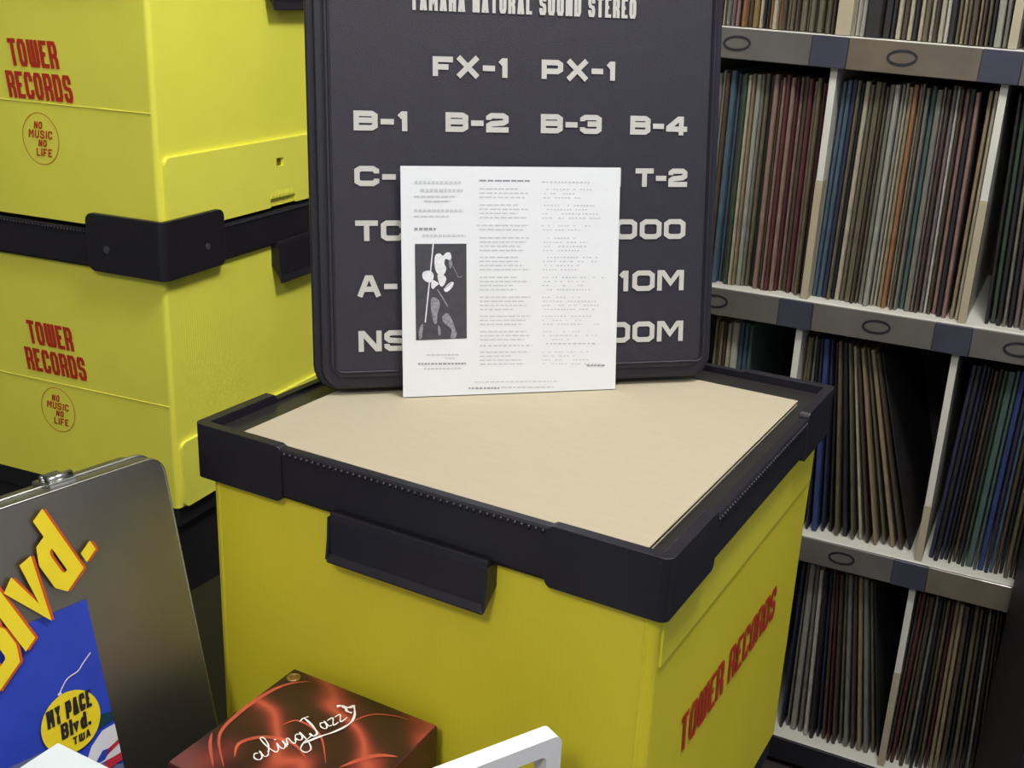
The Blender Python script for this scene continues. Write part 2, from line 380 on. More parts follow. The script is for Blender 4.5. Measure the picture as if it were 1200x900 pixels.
# row 1 (only the feet of the sleeves show)
sleeves(1, 0, D[0]+.030, 'dk br cr mv gy mv pk mr or br1.5 mu2 cr dk dk or cr or br ol ol1.2 br ol1.3 ol ol br ol1.2 tn ol br', 0, .01, DIV[1])
sleeves(1, 1, D[1]+.0105, 'wh2 lg dk3 dk2 dk cr br cr dk cr ol cr br cr wh dk ol tn ol br tn br ol dk lg2.2 gy tn2 br tn ol br dk dk', .0, .035, DIV[2])
sleeves(1, 2, D[2]+.004, 'dk gn br tn gn dk br ol br dk mv br', .02, .04, .16)
# row 2
sleeves(2, 0, D[0]+.03, 'dk cr gy1.6 gy1.4 br bl1.6 bl ol1.2 gn cr tn lg1.4 gy ol dk pk br pk mr pk mr pk br mr pk ol mr dk', .0, .012, DIV[1])
sleeves(2, 1, D[1]+.0045, 'bl bl nv ol dk cr ol ol1.4 br ol gy lg2 lg cr tn1.2 or cr ol gy tl gy1.4 mv br mv wh br pk dk pk tn dk', -.012, .018, DIV[2]-.014)
sleeves(2, 2, D[2]+.012, 'dk gn dk gy dk mv mv br mr mr dk br gn br ol', .035, .07, .155)
# row 3
sleeves(3, 0, D[0]+.08, 'tn mv tn br cr wh1.5 bl bl tl', .0, .01, DIV[1])
sleeves(3, 1, D[1]+.004, 'tn ol gy dk nv rb1.4 nv dk ol dk ol cr br tn ol tn br dk0.7', .0, .275, DIV[2]-.001, power=1.15)
sleeves(3, 2, D[2]+.018, 'nv dk nv dk dk br dk gn tl1.6 tl rb1.4 nv bl br dk ol br dk ol br dk', -.035, .0, .15)
# row 4
sleeves(4, 1, D[1]+.045, 'nv gy lg1.4 gy wh dk nv br mr br ol gy br tn gy ol dk0.7', .0, .16, DIV[2]-.001)
sleeves(4, 2, D[2]+.004, 'br mr ol br gy dk br ol mr tn1.5 tn br dk ol br dk gy dk br dk', -.012, .06, .15)
# two sleeves tipped against the right upright of the second row
for j, (key, xb, ln) in enumerate((('tn', DIV[2]-.0135, .02), ('cr', DIV[2]-.0065, .02))):
    b = MB(); b.prism([(.001, 0), (.004, 0), (.005, .0025), (.005, .312), (0, .312), (0, .0025)], 0, .313)
    o = b.build('record_sleeve', RM[key])
    o.matrix_world = Matrix.Translation(SO) @ Matrix.Rotation(shelf_rz, 4, 'Z') @ Matrix.Translation((xb, .022, ZT[2]-SO.z+.0006)) @ Matrix.Rotation(.0, 4, 'Y')
    tag(o, f'{RC[key][1]} record sleeve standing alone {"touching" if j else "a finger left of"} the right divider of second row', 'record', 'record sleeves in the shelving')

# tall black cabinet in front of the right end of the shelving
c = W3(63.5, 113, 0)
cb = empty('black_cabinet', (c.x, c.y, 0), -.30, 'tall black cabinet standing at the right edge', 'cabinet')
b = MB(); b.box(0, .30, 0, .28, .03, 1.12); bev(b.build('cabinet_body', CABM, cb), .004)
b = MB(); b.box(-.002, .302, -.004, .284, 1.12, 1.14); bev(b.build('cabinet_top', CABM, cb), .003)
b = MB(); b.box(.012, .288, .012, .268, 0, .03); b.build('plinth', BANDK, cb)
b = MB(); b.box(.006, .294, -.012, 0, .04, 1.11); dr = bev(b.build('door', CABM, cb), .003)
b = MB(); b.tube([(.03, -.013, .62), (.03, -.034, .64), (.03, -.034, .74), (.03, -.013, .76)], .005); b.build('handle', STEEL, dr)

# ------------------------------------------------------------------ stands
CY = .5021
CL = Vector((-math.cos(CY), math.sin(CY), 0)); CB = Vector((math.sin(CY), math.cos(CY), 0))
CF = W3(9.8136, 58.2418, -31.0456)            # front corner of the lid, top of the rim
STZ = ZF-.663                                  # top of the black stand
def stand(name, loc, rz, x0, x1, y0, y1, top, label):
    r = empty(name, (loc.x, loc.y, 0), rz, label, 'stand')
    b = MB(); b.box(x0, x1, y0, y1, top-.03, top); bev(b.build('stand_top', BLACKW, r), .003)
    b = MB(); b.box(x0+.01, x1-.01, y0+.01, y1-.01, .04, top-.03); b.build('stand_body', BLACKW, r)
    b = MB(); b.box(x0+.03, x1-.03, y0+.03, y1-.03, 0, .04); b.build('plinth', BANDK, r)
    return r
# local x runs from the left to the right along the crate's front, origin at the front corner
stand('low_black_stand', CF, -CY, -.66, -.010, -.42, .3680, STZ, 'low black stand beneath the big yellow crate and the tin')

# ------------------------------------------------------------------ yellow crates
def outline_plate(pts_outer, holes, depth):
    """flat plate with holes, in local xy, thickness depth (returns verts, faces)"""
    cu = bpy.data.curves.new('tmp', 'CURVE'); cu.dimensions = '2D'; cu.fill_mode = 'BOTH'; cu.extrude = depth/2
    for loop in [pts_outer]+holes:
        s = cu.splines.new('POLY'); s.points.add(len(loop)-1)
        for p, q in zip(s.points, loop): p.co = (q[0], q[1], 0, 1)
        s.use_cyclic_u = True
    ob = bpy.data.objects.new('tmp', cu); me = bpy.data.meshes.new_from_object(ob)
    vs = [tuple(v.co) for v in me.vertices]; fs = [tuple(p.vertices) for p in me.polygons]
    bpy.data.objects.remove(ob); bpy.data.curves.remove(cu); bpy.data.meshes.remove(me)
    return vs, fs
OUT = .0073
def crate(name, loc, rz, label, w, d, hb, rim_h, guard, gl, ymat, handle, group=None, gr=.006):
    """origin at the centre of the base. hb: base to underside of rim. guard: (below, above) relative to rim underside"""
    r = empty(name, loc, rz, label, 'crate', group)
    top = hb+rim_h; hw, hd = w/2, d/2
    b = MB(); b.prism(rrect(-hw+OUT, hw-OUT, -hd+OUT, hd-OUT, .006, 5), 0, hb+.012); body = b.build('body', ymat, r)
    # lid sheet
    b = MB(); b.box(-hw+.006, hw-.006, -hd+.006, hd-.006, top-.0125, top-.0075); b.build('lid_panel', LIDM, r)
    # rim lengths between the corner pieces
    for side in range(4):
        rt_ = top-(.0045 if guard[1] > rim_h+.005 else (.0018 if side % 2 == 0 else .0050))
        ln = (hw if side % 2 == 0 else hd)-gl; dist = (hd if side % 2 == 0 else hw)
        b = MB(); b.m = Matrix.Rotation(side*math.pi/2, 4, 'Z') @ Matrix.Translation((0, -dist, 0))
        prof = [(.0075, rt_), (.0012, rt_), (0, rt_-.0015), (.0006, rt_-.010), (.0010, hb+.003), (.0022, hb), (.0075, hb)]
        b.prism([(p[0], p[1]) for p in prof], -ln-.002, ln+.002, 'x'); ro = b.build('rim', RIM, r)
        b = MB(); b.m = Matrix.Rotation(side*math.pi/2, 4, 'Z') @ Matrix.Translation((0, -dist, 0))
        nb = int(ln*2/.0050)
        for k in range(nb): b.ball((-ln+.003+(ln*2-.006)*k/(nb-1), .0002, rt_-.0034), .0018, 6)
        o = b.build('bead_ridge', RIM, ro, True); o['kind'] = 'stuff'
    # corner pieces with a standing lip
    zl, zh = hb-guard[0], hb+guard[1]; th, pr = (.008, .0005) if guard[1] <= rim_h+.005 else (.0020, .0048)
    for cx, cy in ((1, -1), (1, 1), (-1, 1), (-1, -1)):
        b = MB()
        rot = {(1, -1): 0, (1, 1): 90, (-1, 1): 180, (-1, -1): 270}[(cx, cy)]
        ex, ey = (hw, hd) if rot % 180 == 0 else (hd, hw)
        b.m = Matrix.Rotation(math.radians(rot), 4, 'Z')
        n = 5; arc = [(ex+pr-gr+gr*math.cos(math.radians(-90+90*k/n)), -ey-pr+gr+gr*math.sin(math.radians(-90+90*k/n))) for k in range(n+1)]
        L_ = [(ex-gl, -ey-pr)]+arc+[(ex+pr, -ey+gl), (ex-th, -ey+gl), (ex-th, -ey+th), (ex-gl, -ey+th)]
        rr = .010 if guard[1] > rim_h+.005 else .005
        lv = [(zl+rr*(1-math.cos(t)), rr*(1-math.sin(t))) for t in (0, .4, .8, 1.2, math.pi/2)]
        lv += [(zh-(q-zl), ins) for q, ins in reversed(lv)]
        m_ = len(L_); vs = []; fs = []
        for (zq, ins) in lv:
            P_ = list(L_); P_[0] = (ex-gl+ins, -ey-pr); P_[-1] = (ex-gl+ins, -ey+th); P_[-4] = (ex+pr, -ey+gl-ins); P_[-3] = (ex-th, -ey+gl-ins)
            vs += [(p[0], p[1], zq) for p in P_]
        for i in range(len(lv)-1): fs += [(i*m_+k, i*m_+(k+1) % m_, (i+1)*m_+(k+1) % m_, (i+1)*m_+k) for k in range(m_)]
        fs += [tuple(range(m_))[::-1], tuple(range((len(lv)-1)*m_, len(lv)*m_))]
        b.add(vs, fs); g_ = bev(b.build('corner_guard', RIM, r), .0016, 2)
        if guard[1] > rim_h+.005:
            for (qx, qy, ax) in ((ex-.079, -ey-pr, 'y'), (ex+pr, -ey+.074, 'x')):
                b = MB(); b.m = Matrix.Rotation(math.radians(rot), 4, 'Z') @ Matrix.Translation((qx, qy, hb+.026))
                b.tube([(0, .001, 0), (0, -.0012, 0)] if ax == 'y' else [(-.001, 0, 0), (.0012, 0, 0)], .0042, 12); b.build('screw', STEEL, g_)
    # grip plates under the rim, flaring outwards at their foot
    for (side, a, c_, zb) in handle:
        dist = hd if side % 2 == 0 else hw
        b = MB(); b.m = Matrix.Rotation(side*math.pi/2, 4, 'Z') @ Matrix.Translation((0, -dist, 0))
        zz = hb+.004; H = zb
        prof = [(.006, zz), (-.0035, zz), (-.0045, hb-.002), (-.0050, hb-H*.55), (-.0056, hb-H*.82), (-.0088, hb-H+.0015), (-.0088, hb-H), (-.0060, hb-H-.0008), (-.0012, hb-H*.80), (.0015, hb-H*.55), (.006, hb-.004)]
        b.prism(prof[::-1], a, c_, 'x'); ho = bev(b.build('handle', RIM, r), .0012, 2)
        for e in (a, c_):
            b = MB(); b.m = Matrix.Rotation(side*math.pi/2, 4, 'Z') @ Matrix.Translation((0, -dist, 0))
            q = [(.0075, hb), (-.0050, hb), (-.0058, hb-H*.5), (-.0080, hb-H*.94), (.0075, hb-H*.55)]
            b.prism(q[::-1], e-.0012, e+.0012, 'x'); b.build('handle_rib', RIM, ho)
    return r, body
def on_front(d):  # matrix: local x right, y up on the -Y face
    return Matrix.Translation((0, -d/2+OUT-.0007, 0)) @ Matrix.Rotation(math.pi/2, 4, 'X')
def on_right(w):
    return Matrix.Translation((w/2-OUT+.0007, 0, 0)) @ Matrix.Rotation(math.pi/2, 4, 'Z') @ Matrix.Rotation(math.pi/2, 4, 'X')

# main crate: rim top at CF
MW, MD, MH, MR = .3784, .3771, .3124, .0401
ctr = CF+CL*(MW/2)+CB*(MD/2)
base_z = CF.z-MR-MH+.0005
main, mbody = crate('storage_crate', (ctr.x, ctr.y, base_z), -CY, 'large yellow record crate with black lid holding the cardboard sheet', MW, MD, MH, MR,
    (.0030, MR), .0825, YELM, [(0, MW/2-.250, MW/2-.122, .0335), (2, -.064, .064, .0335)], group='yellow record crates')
TOPM = MH+MR
# brighter light along the head of the right face, put into an added strip's colour
b = MB(); b.box(MW/2-OUT-.0005, MW/2-OUT+.0012, -MD/2+.016, MD/2-.016, TOPM-.085, MH); bev(b.build('bright_strip', YSTR, main), .0006, 1)
b = MB(); b.m = on_right(MW); zt_ = TOPM-.190
write(b, 'TOWER RECORDS', -MD/2+.076, zt_, .222, .033, .0052, gap=.16, shear=-.10); b.build('red_lettering', REDP, main)
for xx in (-MW/2+.0145, MW/2-.0145):          # edge welds on the front sheet
    b = MB(); b.tube([(xx, -MD/2+OUT-.0002, .004), (xx, -MD/2+OUT-.0002, MH)], .0009, 6); b.build('edge_crease', YSTR, main)

# stack on the left
LA = .389
LL = Vector((-math.cos(LA), math.sin(LA), 0)); LB = Vector((math.sin(LA), math.cos(LA), 0))
LF = W3(-41.191, 126.464, -33.194)             # body corner at the underside of the lower crate's rim
LW, LD_, LH, LR = .3784, .53, .300, .050
def stack_crate(zoff, label, lx, lz, cl, cz, dL=0):
    c = LF + LL*(LW/2-OUT+dL) + LB*(LD_/2-OUT)
    zb = LF.z-LH+zoff
    r, body = crate('storage_crate', (c.x, c.y, zb), -LA, label, LW, LD_, LH, LR, (.0025, .067), .1090, YEL,
        [(1, -LD_/2+OUT+.216, -LD_/2+OUT+.330, .052), (3, -.057, .057, .052)], group='yellow record crates', gr=.010)
    xr = LW/2-OUT                              # local x of the near corner
    # crease across the printed face
    b = MB(); b.tube([(-xr+.004, -LD_/2+OUT, LH-.1635), (xr-.004, -LD_/2+OUT, LH-.1635)], .0009, 6); b.build('crease', YSEAM, r)
    b = MB(); b.m = on_front(LD_)
    write(b, 'TOWER', xr-lx, lz, .073, .0305, .0050, gap=.14, shear=-.12, dx=.002)
    write(b, 'RECORDS', xr-lx-.008, lz-.0365, .098, .0305, .0050, gap=.14, shear=-.12, dx=.002)
    b.build('red_lettering', REDP, r)
    b = MB(); b.m = on_front(LD_); cx, cy = xr-cl, cz
    b.ribbon(ell(cx, cy, .0275, .0300, 40), .0009, True)
    ring = b.build('round_emblem', REDQ, r)
    b = MB(); b.m = on_front(LD_)
    for (t, x, y, wd_, hh, sh) in (('NO', -.007, .0115, .0125, .0085, .2), ('MUSIC', -.0185, .0005, .036, .0095, .15), ('NO', -.0065, -.0090, .0125, .0080, .2), ('LIFE', -.0110, -.0205, .024, .0095, .1)):
        write(b, t, cx+x, cy+y, wd_, hh, .0017, gap=.3, shear=sh, dx=-y*sh)
    b.build('emblem_lettering', REDP, ring)
    # moulded flap over the foot of the right face, with latch hole and slot
    y0, y1 = -LD_/2+OUT+.008, LD_/2-OUT-.008
    o_ = rrect(y0, y1, -.004, .083, .008, 5)
    yy = -LD_/2+OUT
    notch = [(yy+.268, -.004), (yy+.268, .0075), (yy+.210, .0075), (yy+.210, -.004)]
    n0 = next(i for i, p in enumerate(o_) if p[1] < -.0039 and p[0] > yy+.3)
    o2 = [p for p in o_]
    # insert the slot in the lower edge (lower edge runs from the last point back to the first)
    o2 = o2 + [(yy+.210, -.004), (yy+.210, .0075), (yy+.268, .0075), (yy+.268, -.004)]
    hole = [(yy+.226, .048), (yy+.242, .048), (yy+.242, .059), (yy+.226, .059)]
    vs, fs = outline_plate(o2, [hole], .0055)
    b = MB(); b.m = Matrix.Translation((xr+.0020, 0, .004)) @ Matrix.Rotation(math.pi/2, 4, 'Z') @ Matrix.Rotation(math.pi/2, 4, 'X')
    b.add(vs, fs); fl = bev(b.build('foot_flap', YELS, r), .0014, 2)
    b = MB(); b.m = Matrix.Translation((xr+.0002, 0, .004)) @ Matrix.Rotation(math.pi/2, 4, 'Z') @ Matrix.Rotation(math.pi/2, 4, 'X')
    b.flat([(p[0], p[1]) for p in hole]); b.build('latch_hole_shade', YDARK, fl)  # shade inside the hole, painted as a dark yellow patch
    b = MB(); b.m = Matrix.Translation((xr+.0050, 0, .004)) @ Matrix.Rotation(math.pi/2, 4, 'Z') @ Matrix.Rotation(math.pi/2, 4, 'X')
    for k in range(7): b.box(yy+.214+k*.0075, yy+.2165+k*.0075, .010, .016, -.0006, .0006)
    b.build('latch_ribs', YELS, fl)
    return r
stack_crate(0, 'yellow record crate at the foot of the left stack, behind the tin', .222, LH-.1155, .184, LH-.200)
stack_crate(.350, 'yellow record crate on top of the left stack, cropped by the frame', .205, LH-.127+.0035, .169, LH-.2050)
# its stand
lc = LF+LL*(LW/2-OUT)+LB*(LD_/2-OUT)
stand('tall_black_stand', lc, -LA, -LW/2+.01, LW/2-.012, -LD_/2+.012, LD_/2-.01, LF.z-LH-.0005, 'black stand under the stack of two yellow crates')

# ------------------------------------------------------------------ cardboard sheet on the lid
cc = CF-CL*0+CL*.181+CB*.171
zc = CF.z-.0075+.0003
cs = empty('cardboard_sheet', (cc.x, cc.y, zc), -CY-.004, 'square sheet of tan cardboard lying on the black crate lid', 'cardboard')
b = MB(); b.box(-.1615, .1615, -.160, .160, 0, .0008); b.build('lower_liner', CARD, cs)
b = MB(); n = 60                                # corrugated core, one flute after another
pts = []
vs = []; fs = []
for k in range(n*4+1):
    x = -.1610+.322*k/(n*4); zf = .0020+.0011*math.sin(k*math.pi/2)
    vs += [(x, -.1597, zf), (x, .1597, zf)]
for k in range(n*4): fs.append((2*k, 2*k+2, 2*k+3, 2*k+1))
b.add(vs, fs); b.build('corrugation', CARDE, cs)
b = MB(); b.box(-.1615, .1615, -.160, .160, .0032, .0042); bev(b.build('top_liner', CARD, cs), .0003, 1)
CTOP = zc+.0042

# ------------------------------------------------------------------ black case
PY, PLN = .2423, .1572
PW = Vector((math.cos(PY), math.sin(PY), 0)); PNh = Vector((-math.sin(PY), math.cos(PY), 0))
PU = Vector((0, 0, math.cos(PLN)))+PNh*math.sin(PLN); PN = PW.cross(PU)     # PN looks at the camera
PO = W3(-8.782, 84.622, -31.046)
co = PO-PN*.0045
case = empty('audio_case', (0, 0, 0), 0, 'black moulded carrying case printed with silver model names, leaning upright behind the paper', 'case')
x0, x1, y0, y1 = -.0695, .2712, -.0012, .372
case.matrix_world = frame_mat(co, PW, PU, PN)
b = MB(); b.prism(rrect(x0, x1, y0+.0037, y1, .020, 7), -.022, -.008); bev(b.build('front_shell', CASE2, case), .003)
b = MB(); b.prism(rrect(x0+.002, x1-.002, y0+.0115, y1-.002, .019, 7), -.060, -.023); bev(b.build('back_shell', CASE2, case), .003)
b = MB(); b.prism(rrect(x0+.0055, x1-.0055, y0+.0055, y1-.0055, .017, 7), -.009, -.0035); bev(b.build('step_frame', CASE2, case), .0025, 3)
b = MB(); b.prism(rrect(x0+.0130, x1-.0130, y0+.0150, y1-.0150, .012, 6), -.0045, -.0003); fp = bev(b.build('front_panel', CASE, case), .0012, 2)
b = MB(); q = rrect(x0+.0165, x1-.0105, y0+.0195, y1-.0105, .006, 5); b.tube([(p[0], p[1], .0) for p in q], .0010, 6, True); b.build('bead_line', CASE2, case, True)
b = MB(); b.box(x0+.06, x0+.10, y1-.002, y1+.012, -.060, -.044); b.build('clasp', STEEL, case)
b = MB(); b.tube([(.06, y1-.004, -.05), (.062, y1+.03, -.05), (.14, y1+.03, -.05), (.142, y1-.004, -.05)], .007, 10); b.build('carry_handle', CASE2, case)
zt_ = .0003; T = .0042
def row(txt, xa, xb, base, h=.0155, gap=.12):
    b = MB(); write(b, txt, xa, base, xb-xa, h, T, gap=gap, z=zt_); b.build('silver_lettering', SILV, case)
row('FX-1', .0268, .0873, .2500, .0148); row('PX-1', .1142, .1763, .2500, .0148)
for t, a, c in (('B-1', -.0351, .0076), ('B-2', .0367, .0875), ('B-3', .1140, .1650), ('B-4', .1894, .2389)): row(t, a, c, .2078, .0150)
row('C-1', -.0353, .0090, .1655, .0155); row('-1', .1600, .1836, .1658, .0150); row('T-2', .1950, .2405, .1658, .0150)
row('TC-', -.0354, .0160, .1230, .0160); row('2000', .1570, .2405, .1228, .0165)
row('A-1', -.0349, .0090, .0790, .0170); row('-10M', .1690, .2406, .0796, .0172)
row('NS-', -.0345, .0170, .0349, .0168); row('1000M', .1400, .2414, .0362, .0175)
b = MB(); write(b, 'YAMAHA NATURAL SOUND STEREO', .0099, .2985, .1820, .0155, .0026, gap=.26, z=zt_); b.build('brand_line', SILV, case)

# ------------------------------------------------------------------ lyric sheet leaning on the case
ps = empty('lyric_sheet', (0, 0, 0), 0, 'square white printed lyric sheet leaning on the black case', 'paper')
ps.matrix_world = frame_mat(PO+PN*.0012-PU*.0024, PW, PU, PN)
PWD, PHT = .1800, .1836
def pp(x, y):                                   # sheet coordinates from the photograph's proportions
    x0_ = 471-(461-y)/264*1.0; x1_ = 721+(461-y)/260*5
    yb = 461-(x-471)/250*8; yt = 196.5
    return ((x-x0_)/(x1_-x0_)*PWD, (yb-y)/(yb-yt)*PHT)
vs = []; fs = []; n = 12                        # thin sheet with a faint bow
for j in range(n+1):
    for k in (0, 1):
        x = PWD*j/n; z = .0002*math.sin(math.pi*j/n)
        vs += [(x, PHT*k, z), (x, PHT*k, z-.0003)]
for j in range(n):
    a = 4*j
    fs += [(a, a+4, a+6, a+2), (a+1, a+3, a+7, a+5), (a, a+1, a+5, a+4), (a+2, a+6, a+7, a+3)]
fs += [(0, 2, 3, 1), (4*n, 4*n+1, 4*n+3, 4*n+2)]
b = MB(); b.add(vs, fs); b.build('sheet', PAPER, ps)
ZP = .00035
def dash_line(mb, xa, xb, y, h, ws=(3, 9), gap=1.6, fill=1.0):
    x = xa
    while x < xb:
        w_ = rnd.uniform(*ws)
        e = min(x+w_, xb)
        if rnd.random() < fill:
            h_ = h*.72; p = [pp(x, y), pp(e, y), pp(e, y-h_), pp(x, y-h_)]; mb.flat([(q[0], q[1], ZP) for q in p])
        x = e+gap*rnd.uniform(.7, 1.4)
light = MB(); dark = MB()
# heading and credits, upper left
for (xa, xb, y, h, mb, ws) in ((486, 538, 216, 4, light, (3, 4.5)), (492, 540, 225, 4.5, light, (3, 5)), (485, 533, 231, 2.4, light, (4, 10)), (496, 526, 236, 2.2, light, (4, 9)),
      (485, 540, 247, 3.6, light, (3, 4.5)), (485, 524, 253, 2.2, light, (4, 9)), (485, 509, 268, 4, dark, (3, 5)), (494, 543, 275, 3.4, light, (3, 5)),
      (498, 534, 412, 2.2, light, (2, 5)), (519, 530, 416, 2.0, light, (2, 4)), (488, 543, 422.5, 2.6, dark, (2, 4)), (495, 538, 428, 2.4, light, (2, 4)),
      (553, 650, 444, 1.6, light, (2, 6)), (546, 582, 452, 2.8, dark, (2, 4)), (584, 646, 451, 2.2, light, (3, 8)), (686, 708, 425.5, 2.6, dark, (2, 5))):
    dash_line(mb, xa, xb, y, h, ws, 1.2)
y = 213; dash_line(dark, 559, 618, 213, 2.4, (5, 9), 1.2)
vers = [(222, 3), (240, 4), (263, 2), (277, 4), (299, 4), (322, 4), (345, 4), (367, 3), (385, 3), (409, 4)]
for y0_, k in vers:
    for j in range(k):
        yy = y0_+j*4.7; dash_line(light, 559+(-3 if k == 2 and j == 0 else 0), 559+rnd.uniform(36, 60), yy, 1.9, (3, 8), 1.4)
        xa = 632+(-4 if j == 0 and k == 2 else rnd.uniform(0, 3)); dash_line(light, xa, xa+rnd.uniform(30, 78), yy, 1.6, (1.6, 3), 1.6, .72)
dash_line(light, 559, 620, 401.5, 2.2, (2, 5), 2); dash_line(light, 637, 698, 399.5, 2.2, (2, 5), 2); dash_line(light, 632, 694, 214, 2, (2, 4), 1.6, .8)
light.build('pale_print', INK, ps)['kind'] = 'stuff'
dark.build('dark_print', INK2, ps)['kind'] = 'stuff'
# printed photograph: a performer gripping a slanted stand
def pf(mb, pts, z): mb.flat([(*pp(*p), z) for p in pts])
def cp_(x, y): return (480+x/514*80, 270+y/900*140)             # from the close-up of the picture
b = MB(); pf(b, [(486, 394), (544, 392), (544, 283), (485.5, 283.5)], ZP); pic = b.build('picture', PHOTO, ps)
b = MB(); b.ribbon([pp(*cp_(168, 86)), pp(*cp_(150, 260)), pp(*cp_(106, 664))], .0010, False, ZP+.00012)
b.build('printed_stand', PHOW, pic)
b = MB()
def blob(pts): pf(b, [cp_(p.x, p.y) for p in smooth_pts([(x, y, 0) for x, y in pts], 4, True)], ZP+.00012)
blob([(186, 165), (215, 155), (238, 172), (262, 150), (290, 150), (300, 185), (288, 205), (258, 195), (248, 230), (262, 262), (250, 300), (228, 318), (196, 300), (180, 262), (176, 205)])   # hair and face
blob([(198, 312), (240, 312), (262, 342), (240, 392), (214, 388)])                                  # neck and open collar
blob([(90, 298), (112, 284), (140, 282), (166, 302), (168, 335), (150, 366), (116, 362), (90, 335)])   # hand
blob([(158, 350), (190, 362), (206, 378), (184, 398), (164, 416), (152, 398)])                      # cuff
blob([(268, 385), (300, 364), (316, 372), (300, 410), (264, 438), (244, 420)])                      # sleeve
b.build('printed_highlights', PHOW, pic)
b = MB()
blob([(150, 490), (176, 478), (208, 502), (212, 545), (196, 600), (190, 668), (170, 668), (158, 620), (148, 560)])
blob([(232, 618), (270, 596), (300, 640), (322, 700), (336, 752), (322, 782), (292, 780), (298, 720), (270, 690), (240, 664)])
blob([(72, 690), (90, 678), (86, 740), (78, 784), (60, 782), (60, 722)]); blob([(200, 690), (214, 700), (218, 752), (202, 756)])
blob([(282, 200), (304, 210), (306, 250), (286, 262)])
b.ribbon([pp(*cp_(196, 420)), pp(*cp_(240, 490)), pp(*cp_(272, 548))], .0010, False, ZP+.00012); b.ribbon([pp(*cp_(312, 250)), pp(*cp_(350, 330)), pp(*cp_(378, 325))], .0005, False, ZP+.00012)
b.ribbon([pp(*cp_(250, 410)), pp(*cp_(300, 372))], .0006, False, ZP+.00012)
b.build('printed_clothing', PHOG, pic)

# ------------------------------------------------------------------ metal tin
TW = Vector((.6052, .7961, 0)).normalized(); TU = Vector((-.179, .136, .974)); TU = (TU-TW*TU.dot(TW)).normalized(); TN = TW.cross(TU)
tin = empty('metal_tin', (0, 0, 0), 0, 'square brushed metal tin with blue picture and big slanting yellow lettering, leaning at left', 'tin')
tin.matrix_world = frame_mat(W3(-25.17, 74.30, -32.72), TW, TU, TN)
tw, thh = .335, .327
b = MB(); b.prism(rrect(-tw, 0, -thh, 0, .013, 8), -.016, 0); bev(b.build('lid', TIN, tin), .0016, 3)
b = MB(); b.prism(rrect(-tw+.001, -.001, -thh+.001, -.001, .013, 8), -.038, -.0168); bev(b.build('base', TIN, tin), .0016, 3)
b = MB(); q = rrect(-tw-.0006, .0006, -thh-.0006, .0006, .0135, 8); b.tube([(p[0], p[1], -.0165) for p in q], .0012, 6, True); b.build('lid_seam', TINB, tin, True)
b = MB(); q = rrect(-tw+.0008, -.0008, -thh+.0008, -.0008, .0125, 8); b.tube([(p[0], p[1], -.0004) for p in q], .0009, 6, True); b.build('rolled_edge', TINB, tin, True)
b = MB(); b.box(-.0845, -.0640, -.001, .0035, -.030, -.006); la = bev(b.build('latch', TINB, tin), .001)
b = MB(); b.tube([(-.083, .005, -.010), (-.0655, .005, -.010)], .003, 10); b.tube([(-.081, .0045, -.024), (-.068, .0045, -.024)], .0024, 10); b.build('latch_hinge', TINB, la, True)
b = MB(); b.box(-.080, -.0690, .004, .0068, -.024, -.010); b.build('latch_tongue', STEEL, la)
z1 = .0004
b = MB(); b.flat([(-.30, -.262, z1), (-.0800, -.262, z1), (-.0800, -.0800, z1), (-.30, -.0800, z1)]); pr = b.build('blue_picture', BLUE, tin)
b = MB(); b.flat([(-.30, -.262, z1*2), (-.0802, -.262, z1*2), (-.0802, -.205, z1*2), (-.104, -.190, z1*2), (-.128, -.168, z1*2), (-.30, -.158, z1*2)]); b.build('grey_ground', GPR, pr)
b = MB(); b.flat([(-.1100, -.196, z1*3), (-.0802, -.196, z1*3), (-.0802, -.1735, z1*3), (-.0900, -.1740, z1*3), (-.1000, -.181, z1*3)]); b.build('white_wing', WPR, pr)
b = MB(); b.flat([(-.1010, -.2035, z1*4), (-.0802, -.2010, z1*4), (-.0802, -.1955, z1*4), (-.0910, -.1960, z1*4)]); b.flat([(-.0930, -.1930, z1*4), (-.0802, -.1885, z1*4), (-.0802, -.1855, z1*4), (-.0880, -.1880, z1*4)]); b.build('red_stripe', RPR, pr)
b = MB(); b.flat([(-.1010, -.1945, z1*4), (-.0930, -.1945, z1*4), (-.0860, -.1885, z1*4), (-.0930, -.1875, z1*4)]); b.build('blue_patch', BLUE, pr)
b = MB(); b.flat([(-.0920, -.1715, z1*3), (-.0802, -.1700, z1*3), (-.0802, -.1640, z1*3), (-.0890, -.1625, z1*3)]); b.build('green_patch', GNPR, pr)
b = MB(); b.ribbon([(p.x, p.y) for p in smooth_pts([(-.1130, -.1345, 0), (-.1060, -.1275, 0), (-.0975, -.1255, 0), (-.0930, -.1220, 0), (-.0860, -.1170, 0)], 5)], .0009, False, z1*3); b.flat([(x, y, z1*3) for x, y in ell(-.1130, -.1350, .0016, .0010, 10)]); b.build('white_thread', WPR, pr)
# round sticker-like badge
b = MB(); b.flat([(x, y, z1*5) for x, y in ell(-.1100, -.1570, .0215, .0215, 40)]); bd_ = b.build('yellow_badge', YPR, tin)
b = MB(); R = Matrix.Translation((-.1100, -.1570, 0)) @ Matrix.Rotation(.05, 4, 'Z'); b.m = R
write(b, 'MY PACE', -.0165, .0035, .033, .0120, .0021, gap=.16, shear=.15, z=z1*6); write(b, 'Blvd.', -.0095, -.0085, .0215, .0108, .0022, gap=.16, shear=.15, z=z1*6); write(b, 'TWA', -.0030, -.0160, .0130, .0052, .0011, gap=.3, shear=.15, z=z1*6)
b.build('badge_lettering', BPR, bd_)
